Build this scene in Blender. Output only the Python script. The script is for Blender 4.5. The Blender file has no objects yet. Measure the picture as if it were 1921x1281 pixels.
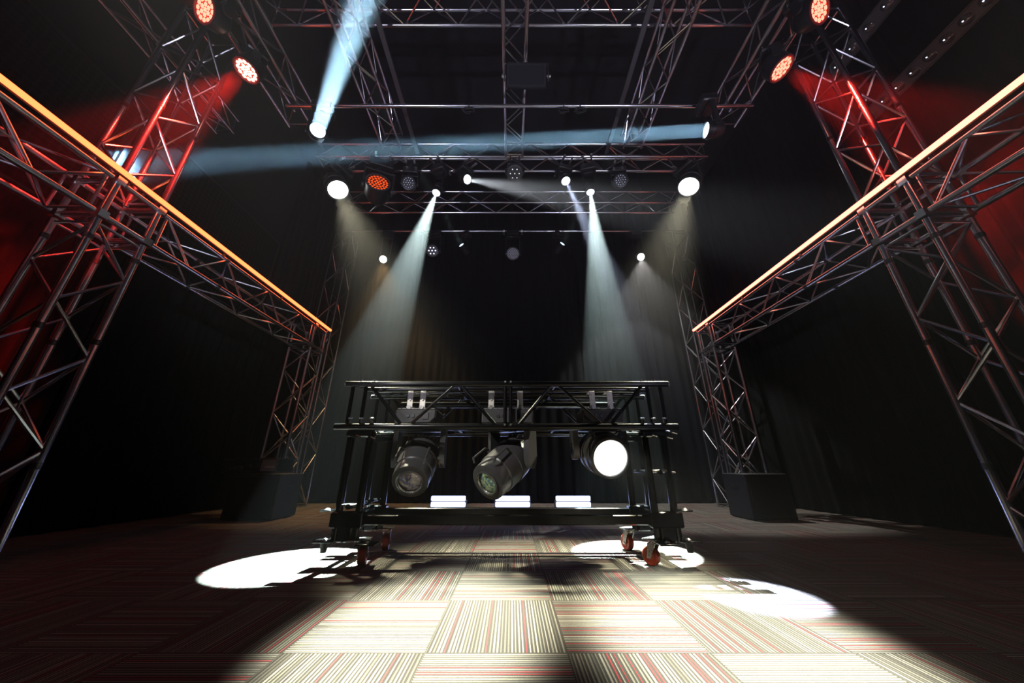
import bpy, math, random
from mathutils import Vector, Matrix
random.seed(7)
PI = math.pi
R = math.radians
S = bpy.context.scene
C = S.collection
V = Vector

# ------------------------------------------------------------------ camera
cam_d = bpy.data.cameras.new('camera')
cam = bpy.data.objects.new('camera', cam_d)
C.objects.link(cam)
cam_d.sensor_fit = 'HORIZONTAL'
cam_d.sensor_width = 36.0
cam_d.lens = 36.0 * 623.0 / 1921.0
cam_d.clip_start = 0.02
cam.location = (0.0, 0.0, 0.6)
cam.rotation_euler = (R(90 + 21.03), 0, 0)
S.camera = cam

# ------------------------------------------------------------------ world, exposure
w = bpy.data.worlds.new('world')
S.world = w
w.use_nodes = True
w.node_tree.nodes['Background'].inputs[0].default_value = (0.02, 0.02, 0.03, 1)
w.node_tree.nodes['Background'].inputs[1].default_value = 0.0
S.view_settings.view_transform = 'Standard'
S.view_settings.look = 'None'
S.view_settings.gamma = 1.0
S.view_settings.use_curve_mapping = False
S.view_settings.exposure = 0.0
S.cycles.volume_bounces = 0
S.cycles.max_bounces = 5
S.cycles.diffuse_bounces = 1
S.cycles.glossy_bounces = 3
S.cycles.transmission_bounces = 2
S.cycles.sample_clamp_indirect = 3.0
S.cycles.sample_clamp_direct = 0.0
S.cycles.use_denoising = True
S.cycles.adaptive_threshold = 0.02
S.cycles.caustics_reflective = False
S.cycles.caustics_refractive = False

HAZE_LOW, HAZE_HIGH = 0.0016, 0.016
HAZE_G = 0.25


def aim_matrix(loc, d):
    """matrix whose -Z looks along d"""
    q = V(d).normalized().to_track_quat('-Z', 'Y')
    return Matrix.Translation(V(loc)) @ q.to_matrix().to_4x4()


def spot_light(loc, d, power, color, half_deg, blend=0.15, radius=0.02, parent=None):
    l = bpy.data.lights.new('spot_light', 'SPOT')
    l.energy = power; l.color = color
    l.spot_size = R(half_deg * 2); l.spot_blend = blend; l.shadow_soft_size = radius
    o = bpy.data.objects.new('spot_light', l)
    C.objects.link(o)
    o.matrix_world = aim_matrix(loc, d)
    if parent is not None:
        o.parent = parent
        o.matrix_parent_inverse = Matrix.Identity(4)
        o.matrix_local = parent.matrix_world.inverted() @ aim_matrix(loc, d)
    return o


def disc_light(loc, d, power, color, spread_deg, diameter, parent=None):
    l = bpy.data.lights.new('disc_light', 'AREA')
    l.shape = 'DISK'; l.size = diameter; l.spread = R(spread_deg)
    l.energy = power; l.color = color
    o = bpy.data.objects.new('disc_light', l)
    C.objects.link(o)
    if parent is not None:
        o.parent = parent
        o.matrix_parent_inverse = Matrix.Identity(4)
        o.matrix_local = parent.matrix_world.inverted() @ aim_matrix(loc, d)
    else:
        o.matrix_world = aim_matrix(loc, d)
    return o


# added fill spots without bodies, standing in for assumed lamps behind the camera
FILL_SPOTS = [
    # loc, aim point, power, color, half angle
    ((-2.4, -1.6, 0.5), (-0.6, 3.4, 5.2), 180, (0.78, 0.76, 1.0), 38),
    ((2.4, -1.6, 0.5), (0.6, 3.4, 5.2), 180, (0.78, 0.76, 1.0), 38),
    ((0.6, -1.6, 2.0), (-3.45, 3.6, 2.90), 170, (0.78, 0.78, 1.0), 8),
    ((-0.6, -1.6, 2.0), (3.45, 3.6, 2.90), 170, (0.78, 0.78, 1.0), 8),
    # added spots just behind the camera: two for floor pools, one on the cart
    ((-0.6, -0.55, 2.1), (-0.36, 1.62, 0.0), 1350, (1.0, 1.0, .80), 10.5),
    ((0.75, -0.75, 1.9), (0.84, 1.48, 0.0), 1350, (1.0, 1.0, .80), 11.5),
    ((-2.0, -0.3, 3.0), (-0.25, 2.72, 0.80), 200, (1.0, .97, .92), 10),
]
for loc, tgt, p, col, ha in FILL_SPOTS:
    spot_light(loc, V(tgt) - V(loc), p * 2.5, col, ha, 0.7, 0.08)


# ------------------------------------------------------------------ materials
def mat(name, color, rough=0.5, metal=0.0, bump=0.0, bump_scale=60.0, var=0.0, spec=0.5, sheen=0.0, coat=0.0):
    m = bpy.data.materials.new(name); m.use_nodes = True
    nt = m.node_tree; b = nt.nodes['Principled BSDF']
    b.inputs['Base Color'].default_value = (*color, 1)
    b.inputs['Roughness'].default_value = rough
    b.inputs['Metallic'].default_value = metal
    b.inputs['Specular IOR Level'].default_value = spec
    b.inputs['Sheen Weight'].default_value = sheen
    b.inputs['Coat Weight'].default_value = coat
    tc = nt.nodes.new('ShaderNodeTexCoord')
    n = nt.nodes.new('ShaderNodeTexNoise'); n.inputs['Scale'].default_value = bump_scale; n.inputs['Detail'].default_value = 3
    nt.links.new(tc.outputs['Object'], n.inputs['Vector'])
    if var > 0:
        mr = nt.nodes.new('ShaderNodeMapRange')
        mr.inputs['To Min'].default_value = rough - var; mr.inputs['To Max'].default_value = rough + var
        nt.links.new(n.outputs['Fac'], mr.inputs['Value'])
        nt.links.new(mr.outputs['Result'], b.inputs['Roughness'])
    if bump > 0:
        bp = nt.nodes.new('ShaderNodeBump'); bp.inputs['Strength'].default_value = bump; bp.inputs['Distance'].default_value = 0.002
        nt.links.new(n.outputs['Fac'], bp.inputs['Height']); nt.links.new(bp.outputs['Normal'], b.inputs['Normal'])
    return m


def emis(name, color, strength, sample=True):
    m = bpy.data.materials.new(name); m.use_nodes = True
    nt = m.node_tree; nt.nodes.clear()
    o = nt.nodes.new('ShaderNodeOutputMaterial'); e = nt.nodes.new('ShaderNodeEmission')
    e.inputs[0].default_value = (*color, 1); e.inputs[1].default_value = strength
    nt.links.new(e.outputs[0], o.inputs[0])
    m.cycles.emission_sampling = 'AUTO' if sample else 'NONE'
    return m


ALU = mat('aluminium', (0.68, 0.68, 0.72), 0.21, 1.0, var=0.05, bump_scale=25)
ALU_DARK = mat('coupler_metal', (0.10, 0.10, 0.105), 0.35, 1.0, var=0.05)
STEEL = mat('zinc_steel', (0.75, 0.74, 0.72), 0.28, 1.0, var=0.08, bump_scale=80)
BLACK_PAINT = mat('black_gloss_paint', (0.004, 0.004, 0.0045), 0.22, 0.0, var=0.04, bump_scale=90, spec=0.25)
BLACK_BODY = mat('black_fixture_plastic', (0.045, 0.045, 0.048), 0.36, 0.0, var=0.06, bump=0.1, bump_scale=300)
RIG_BODY = mat('black_rig_lamp_plastic', (0.012, 0.012, 0.013), 0.38, 0.0, var=0.06)
BLACK_MATTE = mat('black_textured_box', (0.012, 0.012, 0.014), 0.6, 0.0, bump=0.3, bump_scale=400)
RUBBER = mat('black_rubber', (0.02, 0.02, 0.02), 0.7)
RED_WHEEL = mat('red_polyurethane', (0.30, 0.035, 0.012), 0.4, bump=0.1)
BRACKET = mat('pale_clamp_metal', (0.62, 0.60, 0.54), 0.4, 0.6, var=0.1)
DARK_WALL = mat('black_wall_paint', (0.004, 0.004, 0.0045), 0.9, bump=0.2, bump_scale=30)
CURTAIN = mat('black_velour', (0.0042, 0.0042, 0.0050), 0.9, bump=0.5, bump_scale=900, spec=0.1, sheen=0.0)
LENS_WHITE = emis('lit_white_lens', (0.95, 1.0, 0.97), 5)
LENS_COOL = emis('lit_cool_lens', (0.80, 0.92, 1.0), 6)
LENS_BLUE = emis('lit_blue_white_lens', (0.55, 0.80, 1.0), 5)
LED_RED = emis('lit_red_led', (1.0, 0.60, 0.44), 3.0)
LED_RED2 = emis('lit_red_led_dim', (1.0, 0.42, 0.27), 1.7)
LED_RED_PLATE = emis('red_glowing_plate', (1.0, 0.04, 0.02), 0.9)
LED_ORANGE_DIM = emis('dim_orange_led', (1.0, 0.09, 0.012), 1.1)
LED_DOT = emis('lit_led_dot', (0.72, 0.75, 1.0), 2.6)
STRIP_ORANGE = emis('orange_led_tube', (1.0, 0.115, 0.033), 5.6)
STRIP_RED = emis('red_white_led_tube', (1.0, 0.20, 0.13), 5.2)
STRIP_WHITE = emis('blue_white_led_bar', (0.42, 0.52, 1.0), 12.0)
RED_BODY_GLOW = mat('red_lamp_rim', (0.25, 0.02, 0.02), 0.4)


def glass_lens_mat(name, c1, c2, scale):
    m = bpy.data.materials.new(name); m.use_nodes = True
    nt = m.node_tree; b = nt.nodes['Principled BSDF']
    tc = nt.nodes.new('ShaderNodeTexCoord')
    v = nt.nodes.new('ShaderNodeTexNoise'); v.inputs['Scale'].default_value = scale * 3.2; v.inputs['Distortion'].default_value = 2.5; v.inputs['Detail'].default_value = 1.5
    nt.links.new(tc.outputs['Object'], v.inputs['Vector'])
    r = nt.nodes.new('ShaderNodeValToRGB')  # pale swirls put glass sparkle and highlights into the lens colour
    r.color_ramp.elements[0].color = (*c1, 1); r.color_ramp.elements[1].color = (*c2, 1); r.color_ramp.elements[0].position = .42; r.color_ramp.elements[1].position = .62
    nt.links.new(v.outputs['Fac'], r.inputs['Fac']); nt.links.new(r.outputs['Color'], b.inputs['Base Color'])
    b.inputs['Roughness'].default_value = 0.12; b.inputs['Metallic'].default_value = 0.3
    b.inputs['Coat Weight'].default_value = 1.0
    return m


LENS_CLEAR = glass_lens_mat('clear_violet_lens', (0.30, 0.30, 0.55), (0.95, 0.92, 0.88), 5)
LENS_GREEN = glass_lens_mat('clear_green_lens', (0.14, 0.28, 0.32), (0.75, 0.95, 0.45), 5)


def carpet_mat():
    m = bpy.data.materials.new('striped_carpet_tiles'); m.use_nodes = True
    nt = m.node_tree; L = nt.links; b = nt.nodes['Principled BSDF']

    def math_(op, a, b_=None, c_=None):
        n = nt.nodes.new('ShaderNodeMath'); n.operation = op
        for i, x in enumerate((a, b_, c_)):
            if x is None: continue
            if isinstance(x, (int, float)): n.inputs[i].default_value = x
            else: L.new(x, n.inputs[i])
        return n.outputs[0]
    tc = nt.nodes.new('ShaderNodeTexCoord')
    sp = nt.nodes.new('ShaderNodeSeparateXYZ'); L.new(tc.outputs['Object'], sp.inputs[0])
    tx = math_('DIVIDE', math_('SUBTRACT', sp.outputs[0], 0.195), 0.5)
    ty = math_('DIVIDE', math_('SUBTRACT', sp.outputs[1], 1.475), 0.5)
    ix = math_('FLOOR', tx); iy = math_('FLOOR', ty)
    fx = math_('SUBTRACT', tx, ix); fy = math_('SUBTRACT', ty, iy)
    par = math_('FLOORED_MODULO', math_('ADD', ix, iy), 2.0)       # 1 where ribs run away from the camera
    t = math_('ADD', math_('MULTIPLY', fx, par), math_('MULTIPLY', fy, math_('SUBTRACT', 1.0, par)))
    NR = 38.0
    u = math_('MULTIPLY', t, NR)
    iu = math_('FLOOR', u); fu = math_('SUBTRACT', u, iu)
    tid = math_('ADD', math_('MULTIPLY', ix, 17.3), math_('MULTIPLY', iy, 31.7))
    wn = nt.nodes.new('ShaderNodeTexWhiteNoise'); wn.noise_dimensions = '2D'
    cb = nt.nodes.new('ShaderNodeCombineXYZ'); L.new(iu, cb.inputs[0]); L.new(tid, cb.inputs[1]); L.new(cb.outputs[0], wn.inputs['Vector'])
    ramp = nt.nodes.new('ShaderNodeValToRGB'); ramp.color_ramp.interpolation = 'CONSTANT'
    e = ramp.color_ramp.elements
    e[0].position = 0.0; e[0].color = (0.30, 0.275, 0.225, 1)
    e[1].position = 0.28; e[1].color = (0.44, 0.41, 0.345, 1)
    for pos, col in ((0.50, (0.15, 0.14, 0.115)), (0.68, (0.25, 0.255, 0.20)), (0.86, (0.46, 0.045, 0.055))):
        x = e.new(pos); x.color = (*col, 1)
    L.new(wn.outputs['Value'], ramp.inputs['Fac'])
    # each rib pair: a light yarn line and the dark ground beside it
    wn2 = nt.nodes.new('ShaderNodeTexWhiteNoise'); wn2.noise_dimensions = '2D'
    cb2 = nt.nodes.new('ShaderNodeCombineXYZ'); L.new(math_('ADD', iu, 0.37), cb2.inputs[0]); L.new(tid, cb2.inputs[1]); L.new(cb2.outputs[0], wn2.inputs['Vector'])
    width = math_('MULTIPLY', math_('ADD', 0.30, math_('MULTIPLY', wn2.outputs['Value'], 0.30)), math_('SUBTRACT', 1.0, math_('MULTIPLY', math_('GREATER_THAN', wn.outputs['Value'], 0.86), 0.30)))
    line = math_('LESS_THAN', fu, width)
    mix = nt.nodes.new('ShaderNodeMix'); mix.data_type = 'RGBA'
    L.new(line, mix.inputs['Factor'])
    mix.inputs['A'].default_value = (0.050, 0.043, 0.036, 1); L.new(ramp.outputs['Color'], mix.inputs['B'])
    # yarn speckle
    nz = nt.nodes.new('ShaderNodeTexNoise'); nz.inputs['Scale'].default_value = 260; nz.inputs['Detail'].default_value = 2
    L.new(tc.outputs['Object'], nz.inputs['Vector'])
    mr = nt.nodes.new('ShaderNodeMapRange'); mr.inputs['From Min'].default_value = 0.3; mr.inputs['From Max'].default_value = 0.7
    mr.inputs['To Min'].default_value = 0.65; mr.inputs['To Max'].default_value = 1.25
    L.new(nz.outputs['Fac'], mr.inputs['Value'])
    mul = nt.nodes.new('ShaderNodeVectorMath'); mul.operation = 'SCALE'
    L.new(mix.outputs['Result'], mul.inputs[0]); L.new(mr.outputs['Result'], mul.inputs['Scale'])
    # seam between tiles
    ex = math_('MINIMUM', math_('MINIMUM', fx, math_('SUBTRACT', 1.0, fx)), math_('MINIMUM', fy, math_('SUBTRACT', 1.0, fy)))
    seam = math_('LESS_THAN', ex, 0.006)
    mix2 = nt.nodes.new('ShaderNodeMix'); mix2.data_type = 'RGBA'; L.new(seam, mix2.inputs['Factor'])
    L.new(mul.outputs[0], mix2.inputs['A']); mix2.inputs['B'].default_value = (0.05, 0.045, 0.035, 1)
    L.new(mix2.outputs['Result'], b.inputs['Base Color'])
    hgt = math_('ADD', math_('SINE', math_('MULTIPLY', u, 2 * PI)), nz.outputs['Fac'])
    bp = nt.nodes.new('ShaderNodeBump'); bp.inputs['Strength'].default_value = 0.6; bp.inputs['Distance'].default_value = 0.0025
    L.new(hgt, bp.inputs['Height']); L.new(bp.outputs['Normal'], b.inputs['Normal'])
    b.inputs['Roughness'].default_value = 0.85; b.inputs['Specular IOR Level'].default_value = 0.25
    b.inputs['Sheen Weight'].default_value = 0.15
    return m


CARPET = carpet_mat()


def perforated_mat():
    m = bpy.data.materials.new('perforated_black_panel'); m.use_nodes = True
    nt = m.node_tree; L = nt.links; b = nt.nodes['Principled BSDF']
    tc = nt.nodes.new('ShaderNodeTexCoord')
    v = nt.nodes.new('ShaderNodeTexVoronoi'); v.inputs['Scale'].default_value = 14; v.inputs['Randomness'].default_value = 0.0
    L.new(tc.outputs['Object'], v.inputs['Vector'])
    r = nt.nodes.new('ShaderNodeValToRGB'); r.color_ramp.interpolation = 'CONSTANT'
    r.color_ramp.elements[0].color = (0.001, 0.001, 0.001, 1)
    r.color_ramp.elements[1].position = 0.42; r.color_ramp.elements[1].color = (0.009, 0.009, 0.012, 1)
    L.new(v.outputs['Distance'], r.inputs['Fac']); L.new(r.outputs['Color'], b.inputs['Base Color'])
    b.inputs['Roughness'].default_value = 0.85; b.inputs['Specular IOR Level'].default_value = 0.08
    return m


PERF = perforated_mat()


# ------------------------------------------------------------------ mesh helpers
class MB:
    def __init__(s):
        s.v = []; s.f = []

    def add(s, vs, fs):
        n = len(s.v)
        s.v += [tuple(x) for x in vs]
        s.f += [tuple(i + n for i in f) for f in fs]
        return s

    def box(s, c, size, rot=None):
        hx, hy, hz = size[0] / 2, size[1] / 2, size[2] / 2
        vs = [V((x, y, z)) for x in (-hx, hx) for y in (-hy, hy) for z in (-hz, hz)]
        if rot is not None: vs = [rot @ p for p in vs]
        vs = [p + V(c) for p in vs]
        return s.add(vs, [(0, 1, 3, 2), (4, 6, 7, 5), (0, 4, 5, 1), (2, 3, 7, 6), (0, 2, 6, 4), (1, 5, 7, 3)])

    def rbox(s, c, size, ch=0.01, rot=None):
        """box with chamfered vertical and horizontal edges"""
        hx, hy, hz = size[0] / 2, size[1] / 2, size[2] / 2
        ch = min(ch, hx * .9, hy * .9, hz * .9)
        rings = []
        for z, k in ((-hz, ch), (-hz + ch, 0), (hz - ch, 0), (hz, ch)):
            a, b = hx - k, hy - k
            rings.append([V((a - ch, -b, z)), V((a, -b + ch, z)), V((a, b - ch, z)), V((a - ch, b, z)),
                          V((-a + ch, b, z)), V((-a, b - ch, z)), V((-a, -b + ch, z)), V((-a + ch, -b, z))])
        vs = [p for r_ in rings for p in r_]
        fs = [tuple(range(7, -1, -1)), tuple(range(24, 32))]
        for i in range(3):
            for j in range(8):
                k = (j + 1) % 8
                fs.append((i * 8 + j, i * 8 + k, (i + 1) * 8 + k, (i + 1) * 8 + j))
        if rot is not None: vs = [rot @ p for p in vs]
        return s.add([p + V(c) for p in vs], fs)

    def tube(s, a, b, r, n=12, r2=None):
        a, b = V(a), V(b); d = (b - a).normalized()
        up = V((0, 0, 1)) if abs(d.z) < 0.95 else V((1, 0, 0))
        x = d.cross(up).normalized(); y = x.cross(d).normalized()
        r2 = r if r2 is None else r2
        vs = []
        for p, rr in ((a, r), (b, r2)):
            for i in range(n):
                t = 2 * PI * i / n
                vs.append(p + x * math.cos(t) * rr + y * math.sin(t) * rr)
        fs = [tuple(range(n - 1, -1, -1)), tuple(range(n, 2 * n))]
        for i in range(n):
            j = (i + 1) % n
            fs.append((i, j, n + j, n + i))
        return s.add(vs, fs)

    def path(s, pts, r, n=8):
        for a, b in zip(pts[:-1], pts[1:]): s.tube(a, b, r, n)
        return s

    def lathe(s, prof, n=32, M=None, squash=None):
        """prof: list of (radius, z); closed at ends when radius is 0"""
        vs = []; fs = []; idx = []
        for r, z in prof:
            if r < 1e-6:
                idx.append([len(vs)]); vs.append(V((0, 0, z)))
            else:
                idx.append(list(range(len(vs), len(vs) + n)))
                for i in range(n):
                    t = 2 * PI * i / n
                    vs.append(V((r * math.cos(t), r * math.sin(t) * (squash or 1), z)))
        for a, b in zip(idx[:-1], idx[1:]):
            for i in range(n):
                j = (i + 1) % n
                if len(a) == 1 and len(b) == 1: continue
                if len(a) == 1: fs.append((a[0], b[j], b[i]))
                elif len(b) == 1: fs.append((a[i], a[j], b[0]))
                else: fs.append((a[i], a[j], b[j], b[i]))
        if M is not None: vs = [M @ p for p in vs]
        return s.add(vs, fs)

    def mesh(s, name, m):
        me = bpy.data.meshes.new(name)
        me.from_pydata(s.v, [], s.f)
        me.materials.append(m)
        for p in me.polygons: p.use_smooth = True
        me.validate()
        try: me.set_sharp_from_angle(angle=R(35))
        except Exception: pass
        return me

    def obj(s, name, m, parent=None, M=None):
        return link(name, s.mesh(name, m), parent, M)


def link(name, me, parent=None, M=None):
    o = bpy.data.objects.new(name, me)
    C.objects.link(o)
    if parent is not None:
        o.parent = parent; o.matrix_parent_inverse = Matrix.Identity(4)
    if M is not None: o.matrix_local = M
    return o


def tag(o, label=None, cat=None, group=None, kind=None):
    if label: o['label'] = label
    if cat: o['category'] = cat
    if group: o['group'] = group
    if kind: o['kind'] = kind
    return o


def thing(name, label, cat, M=None, group=None):
    o = bpy.data.objects.new(name, None)
    o.empty_display_size = 0.1
    C.objects.link(o)
    if M is None: M = Matrix.Identity(4)
    if not isinstance(M, Matrix): M = Matrix.Translation(V(M))
    o.matrix_world = M
    bpy.context.view_layer.update() if False else None
    return tag(o, label, cat, group)


def struct(name, mb, m):
    o = mb.obj(name, m); o['kind'] = 'structure'; return o


# ------------------------------------------------------------------ room shell
X0, X1, Y0, Y1, ZC = -5.0, 5.0, -3.2, 7.5, 7.6
struct('floor', MB().box((0, (Y0 + Y1) / 2, -0.05), (X1 - X0 + .4, Y1 - Y0 + .4, 0.1)), CARPET)
bpy.data.objects['floor'].data.transform(Matrix.Identity(4))
struct('ceiling', MB().box((0, (Y0 + Y1) / 2, ZC + .05), (X1 - X0 + .4, Y1 - Y0 + .4, 0.1)), DARK_WALL)
struct('wall_left', MB().box((X0 - .1, (Y0 + Y1) / 2, ZC / 2), (0.2, Y1 - Y0 + .4, ZC)), DARK_WALL)
struct('wall_right', MB().box((X1 + .1, (Y0 + Y1) / 2, ZC / 2), (0.2, Y1 - Y0 + .4, ZC)), DARK_WALL)
struct('wall_back', MB().box((0, Y1 + .1, ZC / 2), (X1 - X0, 0.2, ZC)), DARK_WALL)
struct('wall_front', MB().box((0, Y0 - .1, ZC / 2), (X1 - X0, 0.2, ZC)), DARK_WALL)


def curtain(a, b, z0, z1, label, seed, group=None):
    """pleated drape hanging from a to b (2-D points)"""
    rnd = random.Random(seed)
    a, b = V((a[0], a[1], 0)), V((b[0], b[1], 0))
    L_ = (b - a).length; d = (b - a) / L_; n = V((-d.y, d.x, 0))
    nu = int(L_ / 0.022); rows = 9
    ph = []; x = 0.0
    while x < L_ + .5:
        wd = rnd.uniform(0.13, 0.26); ph.append((x, wd, rnd.uniform(0.03, 0.075))); x += wd
    vs = []; fs = []

    def off(s_):
        for x_, wd_, am in ph:
            if x_ <= s_ < x_ + wd_:
                return am * (1 - math.cos(2 * PI * (s_ - x_) / wd_)) / 2
        return 0
    for r_ in range(rows + 1):
        tz = r_ / rows
        for i in range(nu + 1):
            s_ = L_ * i / nu
            k = 0.55 + 0.45 * (1 - tz)
            p = a + d * s_ + n * (off(s_ + 0.012 * math.sin(3 * tz + s_ * 2)) * k * 1.1)
            vs.append((p.x, p.y, z0 + (z1 - z0) * tz))
    for r_ in range(rows):
        for i in range(nu):
            q = r_ * (nu + 1) + i
            fs.append((q, q + 1, q + nu + 2, q + nu + 1))
    mb = MB(); mb.add(vs, fs)
    o = mb.obj('stage_curtain', CURTAIN)
    tag(o, label, 'curtain', group)
    return o


curtain((4.62, 6.95), (1.56, 6.95), 0.02, 7.2, 'black pleated back curtain panel behind the rig, at the corner by the right wall', 1, 'back curtains')
curtain((1.54, 6.95), (-1.54, 6.95), 0.02, 7.2, 'black pleated back curtain panel in the middle, behind the floor light bars', 2, 'back curtains')
curtain((-1.56, 6.95), (-4.62, 6.95), 0.02, 7.2, 'black pleated back curtain panel behind the rig, at the corner by the left wall', 3, 'back curtains')
curtain((4.68, 3.40), (4.68, 6.9), 0.02, 7.2, 'tall black curtain on the right wall reaching the back corner', 4, 'right wall curtains')
curtain((4.68, -0.2), (4.68, 3.38), 0.02, 7.2, 'tall black curtain on the right wall behind the near lattice tower', 5, 'right wall curtains')
curtain((-4.68, 3.38), (-4.68, -0.2), 0.02, 3.1, 'low black curtain under the perforated panels, behind the near left lattice tower', 6, 'left wall curtains')
curtain((-4.68, 5.6), (-4.68, 3.40), 0.02, 3.1, 'low black curtain under the perforated panels, between the two left lattice towers', 7, 'left wall curtains')
curtain((-4.68, 6.9), (-4.68, 5.62), 0.02, 7.2, 'tall narrow black curtain on the left wall in the back corner', 8, 'left wall curtains')

for y0, y1, lb in ((0.2, 2.9, 'dark perforated acoustic panel high on the left wall, nearest one'),
                   (2.92, 5.6, 'dark perforated acoustic panel high on the left wall, next to the tall corner curtain')):
    t = thing('acoustic_panel', lb, 'wall panel', (-4.8, (y0 + y1) / 2, 3.12), 'perforated acoustic panels')
    w_ = y1 - y0
    MB().box((0.05, 0, 0.875), (0.05, w_ - .06, 1.69)).obj('perforated_sheet', PERF, t)
    f = MB()
    for z in (0.015, 1.735): f.box((0.06, 0, z), (0.07, w_, 0.03))
    for y in (-w_ / 2 + .015, w_ / 2 - .015): f.box((0.06, y, 0.875), (0.07, 0.03, 1.69))
    f.obj('panel_frame', BLACK_MATTE, t)

# ------------------------------------------------------------------ lattice trusses
MESHC = {}


def cyl_mesh(kind, L_, r, n, m):
    key = (kind, round(L_, 4), r, n, m.name)
    if key not in MESHC:
        MESHC[key] = MB().tube((0, 0, 0), (0, 0, L_), r, n).mesh(kind, m)
    return MESHC[key]


def seg(name, a, b, r, parent, m, n=10):
    a, b = V(a), V(b); d = b - a
    Mx = Matrix.Translation(a) @ d.to_track_quat('Z', 'Y').to_matrix().to_4x4()
    return link(name, cyl_mesh(name, d.length, r, n, m), parent, Mx)


def truss(label, p0, axis, L_, w, r=0.024, rb=0.010, name='lattice_truss', cat='truss', group=None, bay=None,
          phase=0, chord_mat=None, couplers=(), brace_off=0.0, cheeks=True):
    """square box truss; p0 = lowest corner of the box (chord centre lines), running L_ along axis"""
    cm = chord_mat or ALU
    ax = {'X': Matrix(((0, 0, 1), (1, 0, 0), (0, 1, 0))), 'Y': Matrix(((1, 0, 0), (0, 0, 1), (0, 1, 0))), 'Z': Matrix.Identity(3)}[axis]
    # ax maps local (x,y across ; z along) to world
    M = Matrix.Translation(V(p0)) @ ax.to_4x4()
    if ax.determinant() < 0:     # keep a proper rotation: swap the two cross axes
        ax = ax @ Matrix(((0, 1, 0), (1, 0, 0), (0, 0, 1)))
        M = Matrix.Translation(V(p0)) @ ax.to_4x4()
    t = thing(name, label, cat, M, group)
    cs = [(0, 0), (w, 0), (w, w), (0, w)]
    for c in cs: seg('chord', (c[0], c[1], 0), (c[0], c[1], L_), r, t, cm, 12)
    bay = bay or w
    nb = max(2, int(round(L_ / bay))); bl = (L_ - 0.06) / nb
    for k in range(4):
        a, b = cs[k], cs[(k + 1) % 4]
        for i in range(nb):
            z0 = 0.03 + i * bl; z1 = z0 + bl
            if (i + k + phase) % 2: z0, z1 = z1, z0
            seg('brace', (a[0], a[1], z0), (b[0], b[1], z1), rb, t, ALU, 8)
        for z in (0.03, L_ - 0.03):
            seg('brace', (a[0], a[1], z), (b[0], b[1], z), rb, t, ALU, 8)
    for z in couplers:
        for c in cs: seg('coupler', (c[0], c[1], z - .022), (c[0], c[1], z + .022), r * 1.12, t, ALU_DARK, 12)
    return t


def corner_block(label, p0, w, h, group=None):
    t = thing('truss_corner_block', label, 'truss corner', p0, group)
    r = 0.0245
    pts = [(0, 0), (w, 0), (w, w), (0, w)]
    for z in (0, h):
        for k in range(4):
            a, b = pts[k], pts[(k + 1) % 4]
            seg('chord', (a[0], a[1], z), (b[0], b[1], z), r, t, ALU, 12)
    for c in pts: seg('chord', (c[0], c[1], 0), (c[0], c[1], h), r, t, ALU, 12)
    for z in (0, h):
        for c in pts:
            MB().box((c[0], c[1], z), (0.066, 0.066, 0.066)).obj('node', ALU, t)
    return t


W = 0.35
for s, nm in ((-1, 'left'), (1, 'right')):
    xi = 3.35 if s > 0 else -3.70        # lowest-x corner of the side box
    sd = 'left' if s < 0 else 'right'
    col = 'orange lit' if s < 0 else 'red lit'
    truss('thick silver lattice tower on the %s near the camera, lower half below the light tube' % sd, (xi, 2.15, 0.0), 'Z', 2.49, W, .025, .012,
          name='lattice_tower', cat='truss tower', group='near tower lower halves', couplers=(0.62, 1.55, 2.32), phase=0)
    corner_block('cube truss joint on the %s where tower and horizontal truss cross' % sd, (xi, 2.15, 2.54), W, 0.35, 'near tower joints')
    truss('silver lattice tower on the %s near the camera, upper half rising above the light tube' % sd, (xi, 2.15, 2.94), 'Z', 2.55, W, .025, .012,
          name='lattice_tower', cat='truss tower', group='near tower upper halves', couplers=(0.9,), phase=1)
    truss('horizontal silver truss on the %s carrying the light tube, section between its two towers' % sd, (xi, 2.55, 2.54), 'Y', 2.58, W, .025, .012,
          group='horizontal side trusses, far sections', couplers=(0.75,), phase=0)
    truss('horizontal silver truss on the %s carrying the light tube, near section passing beside the camera' % sd, (xi, -0.95, 2.54), 'Y', 3.05, W, .025, .012,
          group='horizontal side trusses, near sections', couplers=(), phase=1)
    corner_block('small far cube truss joint on the %s at the end of the light tube' % sd, (xi, 5.18, 2.54), W, 0.35, 'far tower joints')
    truss('short lattice tower on the %s holding the far end of the light tube truss' % sd, (xi, 5.18, 0.0), 'Z', 2.49, W, .025, .012,
          name='lattice_tower', cat='truss tower', group='far towers under the light tubes', phase=0)
    truss('dim tall lattice tower at the back %s, under the rear lamp pipe' % sd, (3.55 if s > 0 else -3.90, 6.0, 0.0), 'Z', 5.5, W, .022, .010,
          name='lattice_tower', cat='truss tower', group='rear towers', bay=0.42)
    # overhead longitudinals
    truss('overhead truss on the %s running away from camera, with the two red lamps beneath' % sd, (2.6 if s > 0 else -2.89, -0.7, 4.75), 'Y', 3.72, .29, .022, .010,
          group='outer overhead trusses', bay=.31)
    truss('overhead truss %s of the centre one, running away from camera to the lamp truss' % sd, (1.62 if s > 0 else -1.88, -0.3, 4.96), 'Y', 3.8, .26, .020, .009,
          group='inner overhead trusses', bay=.30, phase=1)
    st = MB().box((0, 0, 0), (0.055, 3.6, 0.03)).obj('steel_strap', mat('grey_strap_%s' % sd, (0.13, 0.13, 0.14), 0.45, 0.8), None, Matrix.Translation(V((1.42 * s, 1.85, 5.04))))
    tag(st, 'thin flat grey beam overhead on the %s, beside the inner overhead truss' % sd, 'beam', 'flat overhead beams')

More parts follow.
